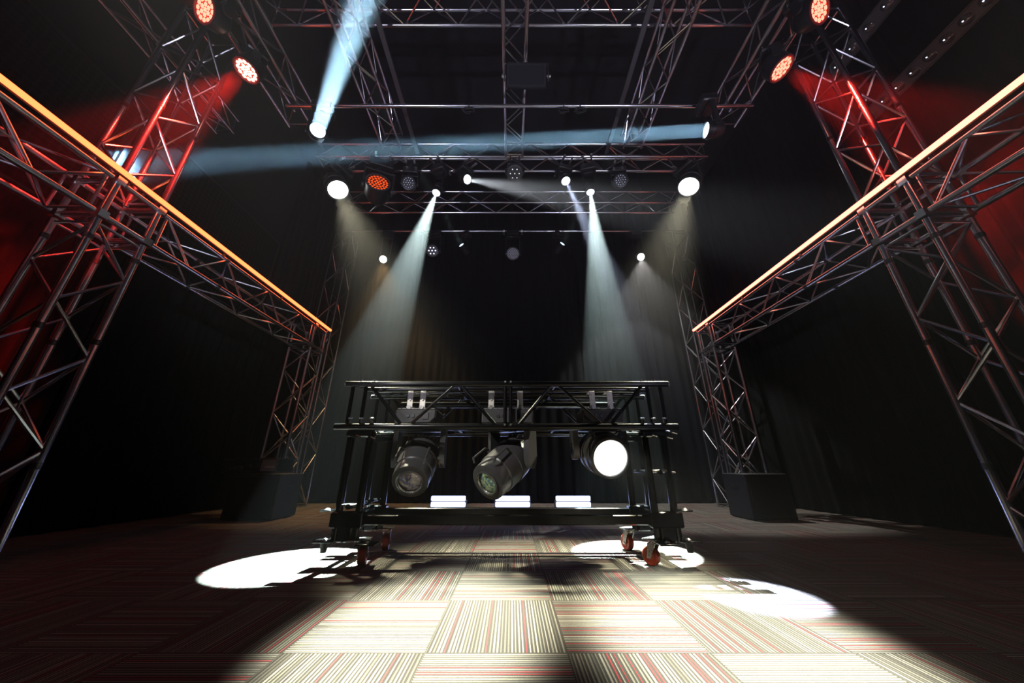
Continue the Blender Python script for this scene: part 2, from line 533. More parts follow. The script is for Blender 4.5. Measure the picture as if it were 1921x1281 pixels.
truss('overhead truss down the centre line, running from above the camera to the lamp truss', (-0.09, -0.3, 4.80), 'Y', 3.80, .24, .020, .009, bay=.245)
truss('nearest overhead cross truss, high at the top edge of the picture', (-2.75, 1.92, 5.28), 'X', 5.5, .30, .022, .010, bay=.31)
truss('overhead lamp truss across the back, carrying most of the white lamps', (-2.86, 3.54, 4.84), 'X', 5.7, .25, .022, .010, bay=.28)
for _t in (truss('dark cross truss behind the lamp truss, dimly lit', (-3.0, 4.65, 5.05), 'X', 6.0, .25, .020, .009, bay=.30),):
    for _x in (-2.4, 2.4):
        link('hanging_cable', MB().tube((_x, 4.775, 5.32), (_x, 4.775, 7.6), .006, 8).mesh('hanging_cable', ALU_DARK), _t, _t.matrix_world.inverted())
truss('dark outer truss high on the left above the near tower, beside the wall panels', (-4.15, 0.3, 5.0), 'Y', 3.0, .24, .020, .009, bay=.27)

# pipes
p = MB().tube((-2.72, 2.72, 4.69), (2.90, 2.72, 4.69), 0.024, 16).obj('rigging_pipe', ALU)
tag(p, 'single silver pipe crossing overhead below the centre truss', 'pipe')
p = MB().tube((-3.7, 6.0, 5.53), (3.8, 6.0, 5.53), 0.024, 16).obj('rigging_pipe', ALU)
tag(p, 'rear lamp pipe across the back between the two dim towers', 'pipe')

# loose cables and empty clamps on the pipes
def cable_coil(x, y, z, label, seed):
    rnd = random.Random(seed); t_ = thing('cable_coil', label, 'cable', (x, y, z), 'cables hung on the overhead pipe')
    pts = []
    for k in range(40):
        a_ = k * .55; rr = .030 + .02 * rnd.random()
        pts.append((rr * math.cos(a_) * 1.6, .014 * math.sin(a_ * .7), -.035 - rr * .9 + rr * math.sin(a_)))
    MB().path(pts, .0035, 6).obj('cable', RUBBER, t_)
    MB().tube((-.01, 0, 0), (.01, 0, 0), .029, 14).obj('strap', ALU_DARK, t_)


cable_coil(-.52, 2.72, 4.69, 'small coil of black cable on the overhead pipe, left of the centre truss', 3)
cable_coil(.62, 2.72, 4.69, 'small coil of black cable on the overhead pipe, just right of the centre truss', 5)
cable_coil(.82, 2.72, 4.69, 'small coil of black cable on the overhead pipe, farther right of the centre truss', 8)
for x, lb in ((-.18, 'empty pipe clamp on the rear pipe, directly above the many lens lamp'), (.22, 'empty pipe clamp on the rear pipe, just right of the many lens lamp'),
              (-2.0, 'empty pipe clamp on the rear pipe, between the warm lamp and the seven lens lamp')):
    t = thing('pipe_clamp', lb, 'clamp', (x, 6.0, 5.53), 'empty clamps on the rear pipe')
    MB().lathe([(.025, -.022), (.036, -.022), (.036, .022), (.025, .022), (.025, -.022)], 18, Matrix.Rotation(R(90), 4, 'Y')).obj('jaw', STEEL, t)
    MB().tube((0, 0, -.036), (0, 0, -.085), .008, 8).rbox((0, 0, -.085), (.05, .012, .016), .003).obj('wing_bolt', STEEL, t)

# ------------------------------------------------------------------ light tubes on the side trusses
for s, m, lb in ((-1, STRIP_ORANGE, 'long glowing orange light tube on top of the left side truss'),
                 (1, STRIP_RED, 'long glowing red and white light tube on top of the right side truss')):
    x = 3.285 * s
    t = thing('led_light_tube', lb, 'light tube', (x, 2.2, 2.905))
    MB().box((s * .031, 0, 0.034), (0.014, 6.7, 0.030)).obj('tube_housing', BLACK_PAINT, t)
    MB().lathe([(0, -3.34), (.021, -3.34), (.021, 3.34), (0, 3.34)], 12, Matrix.Translation(V((0, 0, 0.041))) @ Matrix.Rotation(R(90), 4, 'X')).obj('glowing_tube', m, t)
    for k in range(7):
        MB().box((s * .050, -3.1 + k * 1.03, 0.012), (0.03, 0.03, 0.045)).obj('clip', BLACK_PAINT, t)


# ------------------------------------------------------------------ lamps
def face_lens(kind, r, n_led, mat_led, parent, M):
    """lens disc (lit) or a honeycomb of small led lenses"""
    if kind == 'disc':
        MB().lathe([(0, r * .22), (r * .5, r * .17), (r * .85, r * .07), (r, 0), (0, 0)], 32).obj('lens', mat_led, parent, M)
        return
    spots = [(0, 0)]
    rings = {7: (6,), 19: (6, 12), 37: (6, 12, 18)}[n_led]
    nr = len(rings)
    lr = r / (2 * nr + 1) * (1.08 if mat_led in (LED_RED_PLATE,) else 0.98)
    for j, c in enumerate(rings):
        rad = (j + 1) * 2 * r / (2 * nr + 1)
        for i in range(c):
            a = 2 * PI * i / c
            spots.append((rad * math.cos(a), rad * math.sin(a)))
    return spots, lr


def lamp(name, label, lens, aim, top_z, r, L_=None, mode='disc', lens_mat=None, group=None, n_led=19, dot=0.9, body_mat=None,
         base_w=None, yoke_axis=None, body='round', clamps=True, cat='stage lamp', pivot_k=.55, rim=None, led_mat=None):
    """moving head: clamps > base > yoke > head (> rim, lens...).  lens = centre of the front glass, aim = direction"""
    bm_ = body_mat or RIG_BODY
    lens = V(lens); d = V(aim).normalized()
    L_ = L_ or r * 2.4
    piv = lens - d * L_ * pivot_k
    hz = V((0, 0, 1))
    ax = V(yoke_axis).normalized() if yoke_axis else d.cross(hz)
    if ax.length < 0.15: ax = V((1, 0, 0))
    ax.z = 0; ax.normalize()
    yaw = math.atan2(ax.y, ax.x)
    base_w = base_w or max(r * 2.0, 0.19)
    T = Matrix.Translation(V((piv.x, piv.y, top_z))) @ Matrix.Rotation(yaw, 4, 'Z')
    t = thing(name, label, cat, T, group)
    Ti = T.inverted()
    pz = piv.z - top_z                                 # pivot height in local frame (negative)
    rb = r * 1.18                                      # body radius
    hw = rb + r * .16                                  # half yoke width
    bh = min(max(r * .9, 0.11), max(0.03, (-pz - rb * 1.15) * .62)); cl = 0.035 if clamps else 0.0
    base_top = -cl
    MB().rbox((0, 0, base_top - bh / 2), (base_w * 1.15, base_w * .95, bh), 0.012).obj('base', bm_, t)
    if clamps:
        for sx in (-1, 1):
            c = MB().rbox((sx * base_w * .32, 0, -cl / 2), (0.03, 0.05, cl), 0.004)
            if abs(top_z - 4.82) < .02: c.rbox((sx * base_w * .32, 0, -.006), (0.03, 0.40, .012), 0.003)
            c.tube((sx * base_w * .32, -0.045, -cl * .4), (sx * base_w * .32, 0.045, -cl * .4), 0.006, 8)
            c.obj('clamp', STEEL, t)
    # yoke: crossbar + two tapered arms with round ends
    yk = MB(); yb = base_top - bh
    yk.lathe([(0, yb + .001), (r * .5, yb), (r * .5, yb - r * .14), (0, yb - r * .14)], 20)
    yk.rbox((0, 0, yb - r * .20), (2 * hw + r * .2, r * .75, r * .2), 0.008)
    for sx in (-1, 1):
        x = sx * hw
        z1 = yb - r * .12; z0 = pz
        yk.add([(x - r * .1, -r * .36, z1), (x + r * .1, -r * .36, z1), (x + r * .1, r * .36, z1), (x - r * .1, r * .36, z1),
                (x - r * .08, -r * .30, z0), (x + r * .08, -r * .30, z0), (x + r * .08, r * .30, z0), (x - r * .08, r * .30, z0)],
               [(0, 1, 2, 3), (7, 6, 5, 4), (0, 4, 5, 1), (1, 5, 6, 2), (2, 6, 7, 3), (3, 7, 4, 0)])
        yk.tube((x - r * .10, 0, z0), (x + r * .10, 0, z0), r * .40, 20)
    yk.obj('yoke', bm_, t)
    # head, local frame: +Z = aim
    H = Ti @ (Matrix.Translation(piv) @ d.to_track_quat('Z', 'Y').to_matrix().to_4x4())
    lf = L_ * pivot_k                                    # lens plane above pivot
    bk = -(L_ - lf)
    hd = MB()
    if body == 'round':
        hd.lathe([(0, bk), (rb * .55, bk), (rb * .82, bk + L_ * .07), (rb * .93, bk + L_ * .2), (rb, lf - L_ * .42), (rb, lf - L_ * .40),
                  (rb * .95, lf - L_ * .39), (rb * .95, lf - L_ * .12), (rb * 1.0, lf - L_ * .10), (rb * 1.0, lf), (r * 1.02, lf), (r * 1.0, lf - r * .06), (0, lf - r * .06)], 36)
        for i in range(8):                                     # cooling fins on the tail
            z = bk + L_ * (.05 + .035 * i)
            hd.lathe([(rb * .70, z), (rb * (.80 + .02 * i), z), (rb * (.80 + .02 * i), z + .004), (rb * .7, z + .004)], 36)
    elif body == 'box':
        hd.rbox((0, 0, (bk + lf) / 2 - L_ * .08), (rb * 1.75, rb * 2.0, L_ * .84), rb * .35)
        hd.lathe([(0, lf - L_ * .3), (rb, lf - L_ * .3), (rb, lf), (r * 1.02, lf), (r, lf - r * .06), (0, lf - r * .06)], 36)
        for i in range(8):
            hd.box((0, 0, bk + L_ * .06 + i * .012), (rb * 1.82, rb * 1.5, .005))
    elif body == 'flat':
        hd.lathe([(0, bk), (rb * .75, bk), (rb, bk + L_ * .3), (rb, lf), (r * 1.02, lf), (r, lf - r * .06), (0, lf - r * .06)], 36)
    for sx in (-1, 1):                                           # tilt locks at the yoke
        q = H.inverted() @ V((sx * hw, 0, pz)); q0 = H.inverted() @ V((sx * rb * .8, 0, pz))
        hd.tube(q0, q, r * .16, 12)
    ho = hd.obj('head', bm_, t, H)
    Mi = Matrix.Translation(V((0, 0, lf - r * .055)))
    MB().lathe([(r * 1.0, lf - .002), (r * 1.14, lf - .004), (r * 1.16, lf + .008), (r * 1.02, lf + .010), (r * 1.0, lf - .002)], 36).obj('rim', rim or bm_, ho)
    if mode == 'disc':
        face_lens('disc', r * .985, 0, lens_mat, ho, Mi)
    else:
        spots, lr = face_lens('led', r * .96, n_led, lens_mat, ho, Mi)
        MB().lathe([(0, 0), (r * .985, 0), (r * .985, .002), (0, .002)], 36).obj('lens_plate', RIG_BODY if not mode == 'petal' else lens_mat, ho, Mi)
        key = ('led', round(lr, 4), mode, (led_mat or lens_mat).name)
        if key not in MESHC:
            if mode == 'petal':
                MESHC[key] = MB().lathe([(0, lr * .4), (lr * .6, lr * .34), (lr * .98, .002), (0, .002)], 6).mesh('led_lens', led_mat or lens_mat)
            else:
                MESHC[key] = MB().lathe([(0, lr * .3), (lr * dot * .6, lr * .25), (lr * dot, .002), (0, .002)], 10).mesh('led_lens', led_mat or lens_mat)
        for q in spots:
            link('led_lens', MESHC[key], ho, Mi @ Matrix.Translation(V((q[0], q[1], .001))))
    return t, lens, d, ho


def lamp_light(t, lens, d, kind, power, color, ang, r, blend=.15, rad=.02):
    loc = lens + d * 0.03
    if kind == 'spot':
        return spot_light(loc, d, power, color, ang, blend, rad, parent=t)
    return disc_light(loc, d, power, color, ang, 2 * r * .9, parent=t)


def to(a, b): return V(b) - V(a)


G_T = 'lamps on the lamp truss'
# big wide white lamps at both ends of the lamp truss
a = (-2.49, 3.66, 4.33)
t, l, d, h = lamp('stage_lamp', 'big round white lamp at the left end of the lamp truss, shining yellowish down', a, to(a, (-0.05, 2.55, 0)), 4.82, 0.135, .30, lens_mat=LENS_WHITE, group='big wash lamps')
lamp_light(t, l, d, 'spot', 2300, (1.0, .95, .68), 12.5, .135, .9, .10)
a = (2.54, 3.66, 4.39)
t, l, d, h = lamp('stage_lamp', 'big round white lamp at the right end of the lamp truss, shining yellowish down', a, to(a, (0.35, 2.55, 0)), 4.82, 0.135, .30, lens_mat=LENS_WHITE, group='big wash lamps')
lamp_light(t, l, d, 'spot', 2300, (1.0, .95, .68), 12.5, .135, .9, .10)
# small sharp ones with the two long pale beams
a = (-1.08, 3.66, 4.28)
t, l, d, h = lamp('stage_lamp', 'small white lamp with the long pale beam falling to the bright oval on the floor', a, to(a, (-1.47, 2.66, 0)), 4.82, 0.055, .20, lens_mat=LENS_COOL, group='small beam lamps')
lamp_light(t, l, d, 'spot', 27000, (.74, .97, .96), 6.3, .055, .12, .018)
a = (1.12, 3.66, 4.29)
t, l, d, h = lamp('stage_lamp', 'small white lamp with the pale beam falling behind the right end of the cart', a, to(a, (.94, 2.98, 0)), 4.82, 0.055, .20, lens_mat=LENS_COOL, group='small beam lamps')
lamp_light(t, l, d, 'spot', 27000, (.74, .97, .96), 6.3, .055, .12, .018)
# medium
a = (-0.65, 3.66, 4.53)
t, l, d, h = lamp('stage_lamp', 'white lamp on the lamp truss throwing a short grey beam sideways to the right', a, to(a, (0.72, 2.5, 3.02)), 4.82, 0.062, .18, lens_mat=LENS_COOL, group='medium lamps')
lamp_light(t, l, d, 'spot', 9000, (.85, .92, 1), 5, .062, .9, .03)
a = (0.78, 3.66, 4.50)
t, l, d, h = lamp('stage_lamp', 'white lamp right of centre on the lamp truss, narrow bluish beam slanting down right', a, to(a, (1.25, 2.05, 0)), 4.82, 0.062, .18, lens_mat=LENS_COOL, group='medium lamps')
lamp_light(t, l, d, 'spot', 17000, (.62, .72, 1), 3.4, .062, .25, .02)
# dark ones on the same truss
a = (-1.88, 3.55, 4.36)
t, l, d, h = lamp('stage_lamp', 'large dark drum lamp with dim orange led face on the lamp truss', a, (.38, -.88, .12), 4.82, 0.145, .30, mode='dots', n_led=37, dot=.85, lens_mat=LED_ORANGE_DIM, body='flat', rim=BLACK_BODY, pivot_k=.35)
a = (-1.50, 3.66, 4.47)
lamp('stage_lamp', 'unlit dark led lamp between the orange drum lamp and the small beam lamp', a, (.1, -.8, -.5), 4.82, 0.085, .17, mode='dots', n_led=19, dot=.19, lens_mat=LED_DOT, group='unlit led lamps on the lamp truss')
a = (1.58, 3.66, 4.52)
lamp('stage_lamp', 'unlit dark led lamp between the right small beam lamp and the big lamp', a, (-.1, -.8, -.5), 4.82, 0.085, .17, mode='dots', n_led=19, dot=.19, lens_mat=LED_DOT, group='unlit led lamps on the lamp truss')
a = (0.04, 3.64, 4.62)
lamp('stage_lamp', 'unlit dark lamp hanging in the middle of the lamp truss', a, (0, -.55, -.8), 4.82, 0.10, .16, mode='dots', n_led=7, dot=.2, lens_mat=LED_DOT, body='box')

# two blue-white beam lamps at the ends of the overhead pipe
a = (-2.19, 2.64, 4.165)
t, l, d, h = lamp('stage_lamp', 'blue white lamp at the left end of the pipe with its wide beam shooting upward', a, to((-2.19, 2.66, 4.165), (-0.93, 1.19, 3.37)), 4.668, 0.078, .18, lens_mat=LENS_BLUE, group='pipe end beam lamps', pivot_k=.45, yoke_axis=(1, .2, 0))
lamp_light(t, l, d, 'disc', 58, (.42, .72, 1.0), 3.2, .078)
a = (2.19, 2.64, 4.165)
t, l, d, h = lamp('stage_lamp', 'blue white lamp at the right end of the pipe with its beam crossing sideways', a, to((2.19, 2.66, 4.165), (-1.65, 2.88, 4.12)), 4.668, 0.078, .18, lens_mat=LENS_BLUE, group='pipe end beam lamps', pivot_k=.45)
lamp_light(t, l, d, 'disc', 46, (.36, .68, 1.0), 3, .078)

# red wash lamps under the outer overhead trusses
for nm, a, aim, lb, mm in (
        ('r1', (-2.77, 2.22, 4.48), to((-2.77, 2.22, 4.48), (-3.24, 2.22, 3.74)), 'red led lamp on the left overhead truss, the lower one, beam falling left', LED_RED),
        ('r2', (-2.77, 1.72, 4.47), to((-2.77, 1.72, 4.47), (-2.99, 1.43, 4.4)), 'red led lamp on the left overhead truss, the higher one near the picture top', LED_RED2),
        ('r3', (2.77, 2.18, 4.44), to((2.77, 2.18, 4.44), (3.49, 2.2, 3.79)), 'red led lamp on the right overhead truss, the lower one, beam falling right', LED_RED2),
        ('r4', (2.77, 1.72, 4.47), to((2.77, 1.72, 4.47), (3.03, 1.43, 4.4)), 'red led lamp on the right overhead truss, the higher one near the picture top', LED_RED2)):
    face = V((0, 0, .6)) - V(a)
    mix_d = V(aim).normalized() * .8 + face.normalized() * .5
    t, l, d, h = lamp('red_stage_lamp', lb, a, mix_d, 4.74, 0.105, .17, mode='petal', n_led=19, lens_mat=LED_RED_PLATE, led_mat=mm, group='red led lamps', body='flat', rim=RED_BODY_GLOW)
    lamp_light(t, l, V(aim).normalized(), 'spot', 3300 if nm in ('r1', 'r3') else 2400, (1.0, .02, .012), 17, .105, .5, .05)

# rear pipe lamps
a = (-2.71, 5.9, 4.72)
t, l, d, h = lamp('stage_lamp', 'white lamp on the rear pipe at the left, glowing warm orange downward', a, (.15, -.8, -.6), 5.507, 0.075, .2, lens_mat=LENS_WHITE, group='rear lit wash lamps')
lamp_light(t, l, V((.12, .16, -.9)), 'spot', 700, (1.0, .62, .26), 36, .07, .6, .05)
a = (2.72, 5.9, 4.78)
t, l, d, h = lamp('stage_lamp', 'white lamp on the rear pipe at the right, casting a wide grey cone downward', a, (-.1, -.8, -.6), 5.507, 0.075, .2, lens_mat=LENS_WHITE, group='rear lit wash lamps')
lamp_light(t, l, V((0, .18, -.95)), 'spot', 900, (.95, .93, .90), 38, .07, .25, .03)
a = (-1.70, 5.9, 4.94)
lamp('stage_lamp', 'unlit seven lens lamp on the rear pipe, left of the small cool lamp', a, (0, -.85, -.5), 5.507, 0.11, .18, mode='dots', n_led=7, dot=.42, lens_mat=LED_DOT)
a = (0.02, 5.9, 4.87)
lamp('stage_lamp', 'unlit many lens lamp in the middle of the rear pipe', a, (0, -.85, -.5), 5.507, 0.115, .18, mode='dots', n_led=37, dot=.19, lens_mat=LED_DOT)
a = (-1.08, 5.9, 5.08)
t, l, d, h = lamp('stage_lamp', 'small tilted cool lamp on the rear pipe, left of its centre', a, (-.45, -.75, .35), 5.507, 0.055, .24, lens_mat=LENS_BLUE, group='small tilted rear lamps', clamps=True)
lamp_light(t, l, V((-.40, -.75, .45)), 'disc', 1.0, (.6, .85, .85), 5, .05)
a = (1.08, 5.9, 5.11)
t, l, d, h = lamp('stage_lamp', 'small tilted cool lamp on the rear pipe, right of its centre', a, (.45, -.75, .35), 5.507, 0.055, .24, lens_mat=LENS_BLUE, group='small tilted rear lamps')
lamp_light(t, l, V((.40, -.75, .45)), 'disc', 0.8, (.6, .85, .85), 5, .05)

# floodlight panel under the centre truss
t = thing('panel_floodlight', 'dark rectangular floodlight panel hanging under the centre overhead truss', 'floodlight', (0.155, 2.32, 4.56))
Rx = Matrix.Rotation(R(38), 4, 'X')
MB().rbox((0, 0, 0), (0.44, .07, .23), .012, Rx.to_3x3()).obj('housing', RIG_BODY, t)
MB().box((0, 0, 0), (0.38, .006, .17)).obj('front_glass', mat('dark_glass', (.03, .03, .035), .2, .3), t, Rx @ Matrix.Translation(V((0, -.037, -.005))))
for sx in (-1, 1):
    MB().rbox((sx * .235, 0, .06), (.012, .04, .24), .003).obj('bracket_arm', BLACK_BODY, t)
    MB().tube((sx * .22, 0, 0), (sx * .265, 0, 0), .018, 12).obj('tilt_knob', STEEL, t)
MB().rbox((0, 0, .185), (.48, .04, .012), .003).obj('bracket', BLACK_BODY, t)
MB().tube((0, 0, .19), (0, 0, .25), .02, 10).obj('clamp', STEEL, t)

# two led battens high on the right
for (p0, p1, lb) in (((3.98, 1.15, 5.20), (3.98, 2.68, 5.20), 'dark batten with a row of led lenses high on the right, the upper one'),
                     ((4.30, 1.62, 4.57), (4.30, 2.80, 4.57), 'dark batten with a row of led lenses high on the right, the lower one')):
    mid = (V(p0) + V(p1)) / 2; L_ = (V(p1) - V(p0)).length
    nrm = V((-.75, -.25, -.75)).normalized()
    yv = V((0, 1, 0)); xv = yv.cross(nrm).normalized(); nz_ = xv.cross(yv).normalized()
    rot = Matrix((xv, yv, nz_)).transposed().to_4x4()
    t = thing('led_batten', lb, 'led batten', Matrix.Translation(mid) @ rot, 'high led battens')
    MB().rbox((0, 0, -.05), (.15, L_, .10), .008).obj('housing', BLACK_BODY, t)
    k = MB()
    for sx in (-1, 1): k.box((sx * .078, 0, .004), (.006, L_, .018))
    k.obj('edge_trim', mat('olive_trim', (.10, .10, .06), .4, .6), t)
    for i in range(8):
        y = -L_ / 2 + L_ * (i + .5) / 8
        lo = MB().lathe([(0, .018), (.03, .014), (.052, .002), (0, .002)], 24).obj('lens', mat('smoked_lens', (.05, .06, .055), .12, .2, coat=1.0) if i == 0 else bpy.data.materials['smoked_lens'], t, Matrix.Translation(V((0, y, 0))))
        MB().lathe([(0, .004), (.006, .003), (.007, 0), (0, 0)], 8).obj('led', LED_DOT, lo, Matrix.Translation(V((0.012, .012, .016))))
    for y in (-L_ * .35, L_ * .35):
        MB().rbox((0, y, -.13), (.04, .03, .08), .004).obj('clamp', ALU_DARK, t)
for (x, z, y0, y1, lb) in ((4.22, 5.42, .9, 2.75, 'silver pipe high on the right above the upper led batten'), (4.52, 4.70, 1.3, 2.9, 'silver pipe high on the right above the lower led batten')):
    t = thing('rigging_pipe', lb, 'pipe', (x, y0, z))
    MB().tube((0, 0, 0), (0, y1 - y0, 0), .02, 14).obj('pipe', ALU, t)
    for k in range(4):
        MB().rbox((0, .2 + k * .42, 0), (.055, .05, .07), .006).obj('clamp', ALU_DARK, t)

# ------------------------------------------------------------------ floor light bars at the back
for x0, lb in ((-1.32, 'blue white floor light bar at the back, below the violet lens cart lamp'),
               (-0.27, 'blue white floor light bar at the back, middle one under the tilted lamp'),
               (0.72, 'blue white floor light bar at the back, nearest the lit cart lamp')):
    t = thing('floor_light_bar', lb, 'light bar', (x0 + .28, 6.0, 0), 'floor light bars')
    MB().rbox((0, .05, .07), (.60, .07, .12), .01).obj('housing', BLACK_BODY, t)
    for z in (.063, .155):
        MB().rbox((0, -.005, z), (.56, .03, .07), .01).obj('glowing_tube', STRIP_WHITE, t)
    for sx in (-1, 1): MB().rbox((sx * .24, .05, .006), (.04, .16, .012), .004).obj('foot', ALU_DARK, t)


# ------------------------------------------------------------------ truss cart in the middle
cart = thing('truss_cart', 'black wheeled truss cart in the middle of the carpet, carrying three lamps', 'cart', (-0.04, 2.77, 0))
CM = Matrix.Translation(V((0.04, -2.77, 0)))


def cpart(name, mb, m=BLACK_PAINT): return mb.obj(name, m, cart, CM)


YF, YB, ZT, ZB = 2.52, 3.02, 1.215, 0.893
XL, XR = -1.30, 1.215
for y in (YF, YB):
    cpart('top_chord', MB().tube((XL + .02, y, ZT), (XR - .01, y, ZT), .024, 16))
    cpart('bottom_chord', MB().tube((XL - .01, y, ZB), (XR + .01, y, ZB), .025, 16))
    for x in (XL + .02, XR - .01): cpart('end_cap', MB().tube((x - .004, y, ZT), (x + .004, y, ZT), .021, 14), STEEL)
    tops = [-1.117, -.42, .33, 1.02]; bots = [-.79, -.065, .72]
    nodes = [(-1.117, ZT), (-.79, ZB), (-.42, ZT), (-.09, ZB), None, (.02, ZB), (.33, ZT), (.70, ZB), (1.03, ZT)]
    for p_, q_ in zip(nodes[:-1], nodes[1:]):
        if p_ is None or q_ is None: continue
        dx = .018 if q_[0] > p_[0] else 0
        cpart('brace', MB().tube((p_[0] + dx, y, p_[1]), (q_[0] - dx, y, q_[1]), .0125, 12))
    for x in (-1.225, -1.125, -.052, -.010, 1.04, 1.14):
        cpart('post', MB().tube((x, y, ZB), (x, y, ZT), .014, 12))
    for x in (-.052, -.01):
        for z in (ZB, ZT):
            cpart('bolt', MB().tube((x, y - .034, z + .012), (x, y + .034, z + .012), .008, 8), STEEL)
for x in (-1.17, -.42, .33, 1.09):
    cpart('cross_tie', MB().tube((x, YF, ZT - .01), (x, YB, ZT - .01), .014, 12))
    cpart('cross_tie', MB().tube((x, YF, ZB), (x, YB, ZB), .014, 12))
for y in (2.66, 2.84):
    cpart('hanging_bar', MB().tube((-1.17, y, ZT - .012), (1.09, y, ZT - .012), .022, 16))
for y in (2.60, 2.9):
    cpart('tray_rail', MB().tube((-1.17, y, ZB - .012), (1.09, y, ZB - .012), .010, 10))
# power strip hung under the bars
cpart('wiring_tray', MB().rbox((-.04, 2.95, 1.13), (1.9, .05, .05), .01))
# legs
for x0, x1 in ((-1.19, -1.05), (.98, 1.115)):
    for y in (YF + .03, YB - .03):
        for x in (x0, x1):
            cpart('leg', MB().tube((x, y, .15), (x, y, ZB - .02), .026, 14))
        sl = MB().rbox(((x0 + x1) / 2, y, ZB - .05), (.20, .065, .05), .01)
        cpart('leg_bracket', sl)
        gs = MB()
        gs.rbox(((x0 + x1) / 2, y, .28), (.22, .07, .10), .008)
        gs.rbox(((x0 + x1) / 2, y, .20), (.10, .06, .11), .008)
        cpart('corner_socket', gs)
    for z in (.36, .58):
        if (z > .5) == (x0 > 0):
            xm = (x0 + x1) / 2
            cpart('side_rung', MB().tube((xm, YF, z), (xm, YB, z), .018, 12))
            cpart('locking_pin', MB().tube((xm - .09, YF + .03, z), (xm + .12, YF + .03, z), .006, 8), STEEL)
            cpart('side_plate', MB().rbox((xm, YF + .06, z + .01), (.10, .12, .012), .003), STEEL)
# knobs & wing bolts where legs meet the chords
for sx in (-1, 1):
    bx = -1.12 if sx < 0 else 1.05
    for dx in (-.08, 0, .08):
        for y in (YF, YB):
            cpart('wing_bolt', MB().tube((bx + dx, y - .01, ZB + .025), (bx + dx, y - .01, ZB + .055), .010, 8).rbox((bx + dx, y - .01, ZB + .06), (.035, .008, .014), .003), STEEL)
    for dx in (-.05, .05):
        cpart('wing_bolt', MB().tube((bx + dx, YF, ZT + .022), (bx + dx, YF, ZT + .034), .012, 8), STEEL)
    for dx, z in ((-.04, -.06), (.07, -.075), (.11, -.04)):
        cpart('cable_hook', MB().path([(bx + dx, YF + .05, ZB - .02), (bx + dx + .02, YF, ZB + z), (bx + dx + .05, YF - .01, ZB + z - .01)], .005, 6), STEEL)
# dolly frame
for y in (YF + .03, YB - .03):
    cpart('bottom_rail', MB().rbox((-.04, y, .278), (2.26, .05, .062), .006))
for x in (-1.12, 1.05):
    cpart('bottom_rail', MB().rbox((x, 2.77, .278), (.05, .40, .062), .006))
# casters
for (x, y, yaw) in ((-1.0, YF + .06, 13), (-1.0, YB + .0, 8), (.93, YB + .0, 20), (.955, YF + .06, 38)):
    c = thing('tmp', None, None)
    c.name = 'caster'; c.parent = cart; c.matrix_parent_inverse = Matrix.Identity(4)
    c.matrix_local = CM @ Matrix.Translation(V((x, y, 0))) @ Matrix.Rotation(R(yaw), 4, 'Z')
    pl = MB().rbox((-.03 if x < 0 else .03, 0, .157), (.15, .12, .010), .003)
    pl.obj('top_plate', STEEL, c)
    fk = MB()
    fk.lathe([(0, .153), (.032, .153), (.036, .142), (.028, .132), (0, .132)], 20)
    for sy in (-1, 1):
        xx = sy * .029
        fk.add([(xx - .003, -.028, .136), (xx + .003, -.028, .136), (xx + .003, .028, .136), (xx - .003, .028, .136),
                (xx - .003, .018, .045), (xx + .003, .018, .045), (xx + .003, .045, .045), (xx - .003, .045, .045)],
               [(0, 1, 2, 3), (7, 6, 5, 4), (0, 4, 5, 1), (1, 5, 6, 2), (2, 6, 7, 3), (3, 7, 4, 0)])
    fk.rbox((0, 0, .134), (.064, .056, .006), .002)
    fk.tube((-.038, .03, .0585), (.038, .03, .0585), .008, 10)
    fk.obj('fork', STEEL, c)
    wm = Matrix.Translation(V((0, .03, .0585))) @ Matrix.Rotation(R(90), 4, 'Y')
    MB().lathe([(0, -.022), (.024, -.022), (.028, -.019), (.050, -.025), (.056, -.019), (.0582, 0), (.056, .019), (.050, .025), (.028, .019), (.024, .022), (0, .022)], 32, wm).obj('wheel', RED_WHEEL, c)
# flanged spigots on the outer corners
for (x, y) in ((-1.25, YF + .03), (1.18, YF + .03), (1.0, YF - .06), (-.93, YF - .06)):
    f = MB().rbox((x, y, .153), (.13, .10, .012), .003)
    cpart('flange', f)
    cpart('rubber_cone', MB().lathe([(0, .15), (.028, .15), (.018, .085), (0, .085)], 16, Matrix.Translation(V((x, y, 0)))), RUBBER) if abs(x) > 1.1 else None
    cpart('bolt', MB().lathe([(0, .172), (.010, .168), (.020, .160), (0, .160)], 12, Matrix.Translation(V((x, y, 0)))), STEEL)
for x in (-1.27, 1.19):
    cpart('flange', MB().rbox((x, YF + .03, .335), (.08, .07, .010), .003))
    cpart('bolt', MB().lathe([(0, .352), (.010, .35), (.022, .342), (0, .342)], 12, Matrix.Translation(V((x, YF + .03, 0)))), STEEL)


